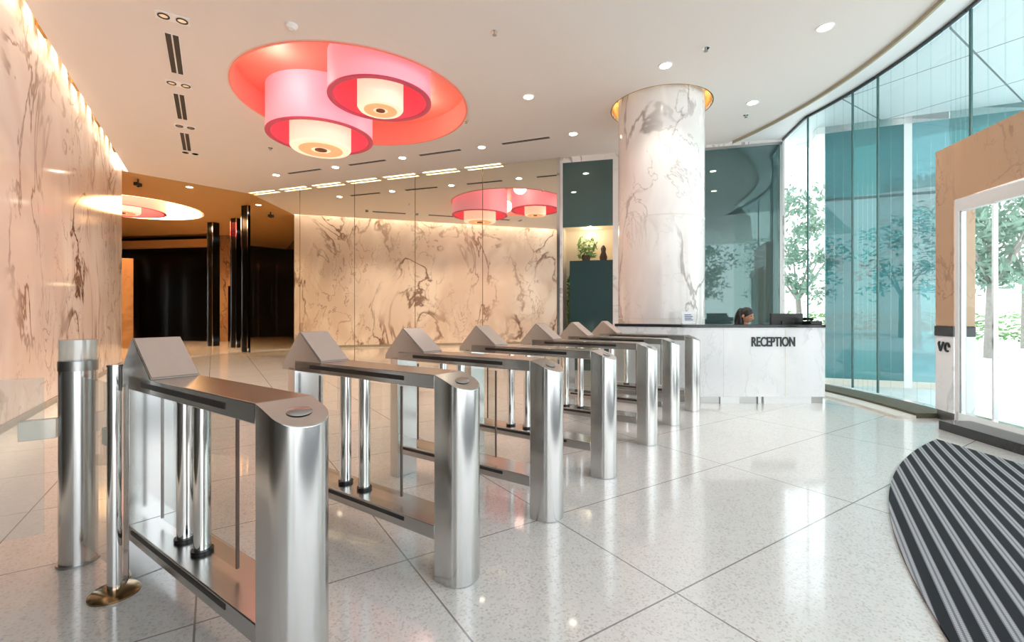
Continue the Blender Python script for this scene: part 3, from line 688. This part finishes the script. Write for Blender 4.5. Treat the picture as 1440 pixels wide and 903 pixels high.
for (x, y), lab in dl_pos:
    if base is None:
        base = thing('downlight', lab, 'downlight', (x, y, CEIL), 0, 'recessed downlights')
        MB().lathe([(.095, -.012), (.1, -.004), (.1, 0), (.07, 0), (.07, -.006)], n=32, closed=True, smooth=False).build('trim_ring', M['white'], base)
        MB().cyl(0, 0, .075, -.008, -.003, 28).build('lens', M['lamp'], base)
    else: dup(base, (x, y, CEIL), 0, lab, 'recessed downlights')
    warm = (1, .86, .68) if x < -1 else (1, .93, .84)
    spot((x, y, CEIL-.03), 42 if x > -7 else 170, warm if x > -7 else (1, .72, .42))
# linear slot diffusers
def slotobj(p, ang, ln, lab, w=.12, base=[None]):
    if base[0] is None or abs(base[0][1]-ln) > .01 or base[0][2] != w:
        t = thing('slot_diffuser', lab, 'air vent', (*p, CEIL), ang, 'black linear air vents')
        MB().box(-ln/2, ln/2, -w/2, w/2, -.006, -.0005).build('frame', M['white'], t)
        n = 2
        for k in range(n): MB().box(-ln/2+.01, ln/2-.01, -w/2+.01+k*w/n, -w/2+(k+1)*w/n-.01, -.012, -.005).build('slot', M['slot'], t)
        base[0] = (t, ln, w); return t
    return dup(base[0][0], (*p, CEIL), ang, lab, 'black linear air vents')
al = math.atan2(LW[1], LW[0])
for a, c_, lab in (((-4.33, 5.87), (-4.95, 6.85), 'black linear air vent nearest the viewer, beside the marble wall'), ((-5.4, 7.47), (-6.03, 8.48), 'middle black linear air vent of the line beside the marble wall'), ((-6.5, 9.12), (-7.05, 10.08), 'farthest black linear air vent of the line beside the marble wall')):
    slotobj(((a[0]+c_[0])/2, (a[1]+c_[1])/2), al, 1.15, lab, .16)
ar = math.atan2(.352, -.936)
for s, lab in ((1.0, 'first linear air vent from the column in the row along the mirror'), (3.0, 'second linear air vent from the column in the row along the mirror'), (4.95, 'third linear air vent from the column in the row along the mirror'), (6.85, 'fourth linear air vent from the column, nearest the lift lobby')):
    slotobj((1.21-.936*s, 9.16+.352*s), ar, 1.05, lab, .1)
for q in ((-4.08, 5.56), (-5.17, 7.17), (-6.23, 8.81), (-7.14, 10.26)): spot((q[0], q[1], CEIL-.03), 150, (1, .8, .6), 95)
# small twin spotlights between the slots
base = None
for (x, y), lab in (((-4.08, 5.56), 'small twin spotlight before the nearest vent by the marble wall'), ((-5.17, 7.17), 'small twin spotlight between first and second vent by the marble wall'), ((-6.23, 8.81), 'small twin spotlight between second and third vent by the marble wall'), ((-7.14, 10.26), 'small twin spotlight after the farthest vent by the marble wall')):
    if base is None:
        base = thing('twin_spotlight', lab, 'spotlight', (x, y, CEIL), al, 'twin spotlights by the marble wall')
        MB().box(-.09, .09, -.17, .17, -.008, -.0005).build('plate', M['white'], base)
        for sy in (-.09, .09):
            rg = MB().ring(0, sy, .045, .062, -.016, -.006, 28).build('ring', M['black'], base)
            MB().cyl(0, sy, .044, -.012, -.006, 24).build('lens', M['chrome'], rg)
    else: dup(base, (x, y, CEIL), al, lab, 'twin spotlights by the marble wall')
# linear lamps washing the mirror
base = None
words = ['first', 'second', 'third', 'fourth', 'fifth', 'sixth', 'seventh']
for k in range(7):
    s = .55 + k*1.17; p = (MIR0[0]+md.x*s + md.y*.09*-1*-1, MIR0[1]+md.y*s - md.x*.09)
    lab = words[k] + ' warm linear lamp along the top of the mirror, counted from the lift lobby'
    if base is None:
        base = thing('linear_lamp', lab, 'lamp', (*p, CEIL), math.atan2(md.y, md.x), 'linear lamps above the mirror')
        MB().box(-.48, .48, -.05, .05, -.01, -.0005).build('tray', M['offwhite'], base)
        MB().box(-.46, .46, -.035, .035, -.016, -.009).build('tube', M['glow'], base)
    else: dup(base, (*p, CEIL), math.atan2(md.y, md.x), lab, 'linear lamps above the mirror')
    spot((p[0], p[1], CEIL-.03), 9, (1, .8, .5), 120)
# sprinklers and detector
base = None
for (x, y), lab in (((-.22, 5.84), 'small dark ceiling sprinkler nearest the viewer, ahead of the drum lamp'), ((2.6, 6.2), 'small ceiling sprinkler in front of the column beside a downlight'), ((-.85, 8.55), 'small ceiling sprinkler between drum lamp and mirror row'), ((-5.2, 9.95), 'small ceiling sprinkler behind the drum lamp towards the lift lobby'), ((4.2, 8.3), 'small ceiling sprinkler above the reception desk by the green glass')):
    if base is None:
        base = thing('ceiling_sprinkler', lab, 'sprinkler', (x, y, CEIL+.002), 0, 'ceiling sprinklers')
        MB().lathe([(0, -.006), (.045, -.006), (.05, 0), (0, 0)], n=24).build('rosette', M['chrome'], base)
        MB().cyl(0, 0, .01, -.04, -.006, 12).cyl(0, 0, .028, -.045, -.04, 16).build('deflector', M['steel_dark'], base)
    else: dup(base, (x, y, CEIL+.002), 0, lab, 'ceiling sprinklers')
t = thing('smoke_detector', 'small white smoke detector on the ceiling in front of the drum lamp', 'smoke detector', (-2.72, 5.7, CEIL))
MB().lathe([(0, -.05), (.035, -.05), (.05, -.035), (.07, -.025), (.075, -.0005), (0, -.0005)], n=28).build('housing', M['white'], t)
MB().ring(0, 0, .03, .036, -.052, -.049, 24).build('grille', M['kerb'], t)
t = thing('ceiling_security_camera', 'small black security camera on the ceiling at the end of the marble wall', 'camera', (-9.95, 12.3, CEIL+.002))
MB().cyl(0, 0, .02, -.1, 0, 16).build('bracket', M['black'], t)
MB().box(-.05, .05, -.1, .08, -.18, -.09).build('housing', M['black'], t, .01)
MB().cyl(0, -.0, .03, -.2, -.18, 20).build('lens', M['granite'], t)

# ------------------------------------------------------------------ lift lobby contents
base = None
for k, (x, y, lab) in enumerate(((-11.75, 18.2, 'black pillar standing right beside the broad black wall of the lift lobby'), (-10.35, 17.4, 'black pillar in the middle of the lift lobby'), (-8.75, 15.35, 'black pillar nearest the end of the mirror'))):
    if base is None:
        base = thing('black_pillar', lab, 'pillar', (x, y, 0), -.35, 'black pillars in the lift lobby')
        MB().box(-.14, .14, -.14, .14, 0, 4.84).build('shaft', M['blackstone'], base, .004)
        for sx in (-.14, .14): MB().box(sx-.014, sx+.014, -.16, -.135, 0, 4.84).build('chrome_strip', M['chrome'], base)
    else: dup(base, (x, y, 0), -.35, lab, 'black pillars in the lift lobby')
for k, (x, y, lab) in enumerate(((-12.3, 21.0, 'bronze lift door beside the broad black wall'), (-9.9, 20.62, 'bronze lift door nearest the mirror end'))):
    t = thing('lift_door', lab, 'lift door', (x, y, 0), math.atan2(-1, 6.6), 'bronze lift doors')
    MB().box(-.62, .62, -.06, .0, 0, 2.5).box(-.62, .62, -.06, 0, 2.5, 2.52).build('frame', M['blackstone'], t)
    MB().box(-.5, -.004, -.08, -.06, 0, 2.3).build('leaf', M['chrome'], t)
    MB().box(.004, .5, -.08, -.06, 0, 2.3).build('leaf', M['chrome'], t)
    MB().box(-.2, .2, -.075, -.055, 2.36, 2.44).build('indicator', M['glow'], t)
t = thing('stone_jamb', 'brown stone doorway jamb at the end of the marble wall in the lift lobby', 'doorway', (-14.3, 17.1, 0), .4)
MB().box(-.3, .3, -.2, .2, 0, 3.3).build('jamb', M['lobbystone'], t, .01)
MB().box(.3, .36, -.22, .2, 0, 3.3).build('edge_strip', M['chrome'], t)

# ------------------------------------------------------------------ planting
def leaves(mb, n, fn, size):
    for _ in range(n):
        p = fn(); a = Vector((random.gauss(0, 1), random.gauss(0, 1), random.gauss(0, 1))).normalized(); b_ = a.orthogonal().normalized(); s = size*random.uniform(.6, 1.3)
        mb.add([p - a*s, p + b_*s*.4, p + a*s, p - b_*s*.4], [(0, 1, 2, 3)])
    return mb
t = thing('niche_plant', 'green leafy plant in a dark pot in the opening between two dark green panels', 'plant', (*bk(.6, -.32), 2.47))
MB().lathe([(0, 0), (.08, 0), (.11, .16), (.095, .16), (.09, .14), (0, .14)], n=24).build('pot', M['pot'], t)
MB().cyl(0, 0, .09, .135, .142, 20).build('soil', M['soil'], t)
leaves(MB(), 160, lambda: Vector((max(-.17, min(.3, random.gauss(0, .14))), max(-.15, min(.15, random.gauss(0, .07))), .33+max(-.2, min(.26, random.gauss(0, .12))))), .07).build('foliage', M['leaf2'], t, weld=False)
t = thing('tall_planter', 'narrow tall plant behind the chrome strip beside the lower dark green panel', 'plant', (*bk(.215, -.27), 0))
MB().lathe([(0, 0), (.05, 0), (.06, .5), (.05, .5), (.05, .46), (0, .46)], n=20).build('pot', M['pot'], t)
MB().tube((0, 0, .4), (.0, .0, 1.9), .012).build('stem', M['bark'], t)
leaves(MB(), 220, lambda: Vector((max(-.03, min(.06, random.gauss(0, .03))), max(-.12, min(.12, random.gauss(0, .06))), random.uniform(.6, 2.15))), .05).build('foliage', M['leaf2'], t, weld=False)
t = thing('bronze_ornament', 'small dark ornament beside the plant in the wall opening', 'ornament', (*bk(1.0, -.25), 2.47))
MB().lathe([(0, 0), (.07, 0), (.09, .1), (.05, .22), (.06, .3), (.03, .36), (0, .38)], n=24).build('body', M['pot'], t)

def tree(x, y, h, cr_, lab, n=1500, z0=2.2, mat='leaf'):
    t = thing('tree', lab, 'tree', (x, y, -.06), random.uniform(0, 6), 'trees outside the glass')
    b = MB().tube((0, 0, 0), (.1, .05, z0+.4), .17, 12, .11)
    for k in range(6):
        a = 2*PI*k/6+.3; r = cr_*.6; z = z0 + .3 + .12*k
        b.tube((.1, .05, z0+.1), (r*math.cos(a), r*math.sin(a), z+1.2), .07, 8, .03)
    b.build('trunk', M['bark'], t)
    cl = [(Vector((random.gauss(0, cr_*.5), random.gauss(0, cr_*.5), random.uniform(z0+.3, h))), random.uniform(.4, .85)) for _ in range(26)]
    def fn():
        c, r = random.choice(cl); return c + Vector((random.gauss(0, r*.5), random.gauss(0, r*.5), random.gauss(0, r*.4)))
    leaves(MB(), n, fn, .16).build('crown', M[mat], t, weld=False)
tree(14.6, 23.4, 7.5, 1.7, 'tree seen through the narrow glass right of the dark green panel', z0=1.9)
tree(15.4, 17.6, 6.5, 1.4, 'tree seen past the teal facade, left of the stone portal')
tree(14.4, 13.9, 5.4, 1.35, 'tree seen through the glass door, nearer the portal jamb', z0=2.0)
tree(19.6, 17.6, 6.4, 1.3, 'tree seen through the glass door, farther from the jamb', z0=2.4)
tree(1.2, -15, 6.5, 1.7, 'tree mirrored in the dark green panel behind the desk'); tree(5.8, -14, 7, 1.7, 'taller tree mirrored in the dark green panel, nearer the glass wall'); 
hg = leaves(MB(), 5200, lambda: Vector((random.uniform(6, 30), 0, 0)) + Vector((0, 21.5 + random.gauss(0, .35), random.uniform(-.05, 1.15) + abs(random.gauss(0, .12)))), .13).build('hedge', M['leaf2'], None, weld=False)
tag(hg, 'low green hedge along the far side of the pavement', 'hedge', kind='stuff')
fn_ = thing('railing', 'pale metal railing in front of the hedge outside', 'railing', (6, 19.4, 0))
MB().box(0, 22, -.03, .03, 1.0, 1.06).build('top_rail', M['white'], fn_)
for k in range(12): MB().box(k*2-.025, k*2+.025, -.025, .025, -.06, 1.0).build('post', M['white'], fn_)
MB().box(0, 22, -.02, .02, .5, .54).build('mid_rail', M['white'], fn_)

# ------------------------------------------------------------------ light
s = .2
while s < L_END - .1:                                   # spots in the slot over the left wall
    x, y = lw(1.83, s); spot((x, y, 5.3), 62, (1, .86, .68), 80, .8, r=.02); s += .56
for k in range(10):
    a = 2*PI*k/10; spot((COL[0]+.77*math.cos(a), COL[1]+.77*math.sin(a), 5.15), 2, (1, .82, .56), 120, .8, r=.02)
def point(loc, e, col, r=.2):
    l = bpy.data.lights.new('lamp_bulb', 'POINT'); l.energy = e; l.color = col; l.shadow_soft_size = r
    o = bpy.data.objects.new('lamp_bulb', l); C.objects.link(o); o.location = loc
point((LAMP[0]-.9, LAMP[1]-.9, CEIL+.2), 7, (1, .8, .75)); point((LAMP[0]+1.0, LAMP[1]+.7, CEIL+.2), 7, (1, .8, .75))
point((bk(.7, -.3)[0], bk(.7, -.3)[1], 3.15), 4, (1, .85, .6), .05)

w = bpy.data.worlds.new('sky'); sc.world = w; w.use_nodes = True
N, L = w.node_tree.nodes, w.node_tree.links; bg = N['Background']
tc = N.new('ShaderNodeTexCoord'); sx = N.new('ShaderNodeSeparateXYZ'); L.new(tc.outputs['Generated'], sx.inputs[0])
rp = N.new('ShaderNodeValToRGB'); rp.color_ramp.elements[0].color = (1, 1, 1, 1); rp.color_ramp.elements[1].color = (.78, .9, 1, 1); rp.color_ramp.elements[1].position = .6
L.new(sx.outputs['Z'], rp.inputs[0]); L.new(rp.outputs[0], bg.inputs['Color']); bg.inputs['Strength'].default_value = 1.9

sl = bpy.data.lights.new('sun', 'SUN'); sl.energy = 2.6; sl.angle = .05; so_ = bpy.data.objects.new('sun', sl); C.objects.link(so_)
so_.rotation_euler = Vector((-.45, -.6, -.95)).to_track_quat('-Z', 'Y').to_euler()
cam = bpy.data.cameras.new('camera'); co = bpy.data.objects.new('camera', cam); C.objects.link(co)
co.location = (0, 0, 1.3); co.rotation_euler = (PI/2, 0, 0)
cam.sensor_width = 36; cam.lens = 36*650/1440; cam.shift_y = -11.5/1440; cam.clip_start = .05; cam.clip_end = 200
sc.camera = co
sc.view_settings.view_transform = 'Standard'; sc.view_settings.look = 'None'; sc.view_settings.gamma = 1; sc.view_settings.exposure = .8; sc.view_settings.use_curve_mapping = False
sc.cycles.max_bounces = 14; sc.cycles.transparent_max_bounces = 24; sc.cycles.glossy_bounces = 6; sc.cycles.diffuse_bounces = 5; sc.cycles.sample_clamp_indirect = 6
sc.cycles.caustics_reflective = False
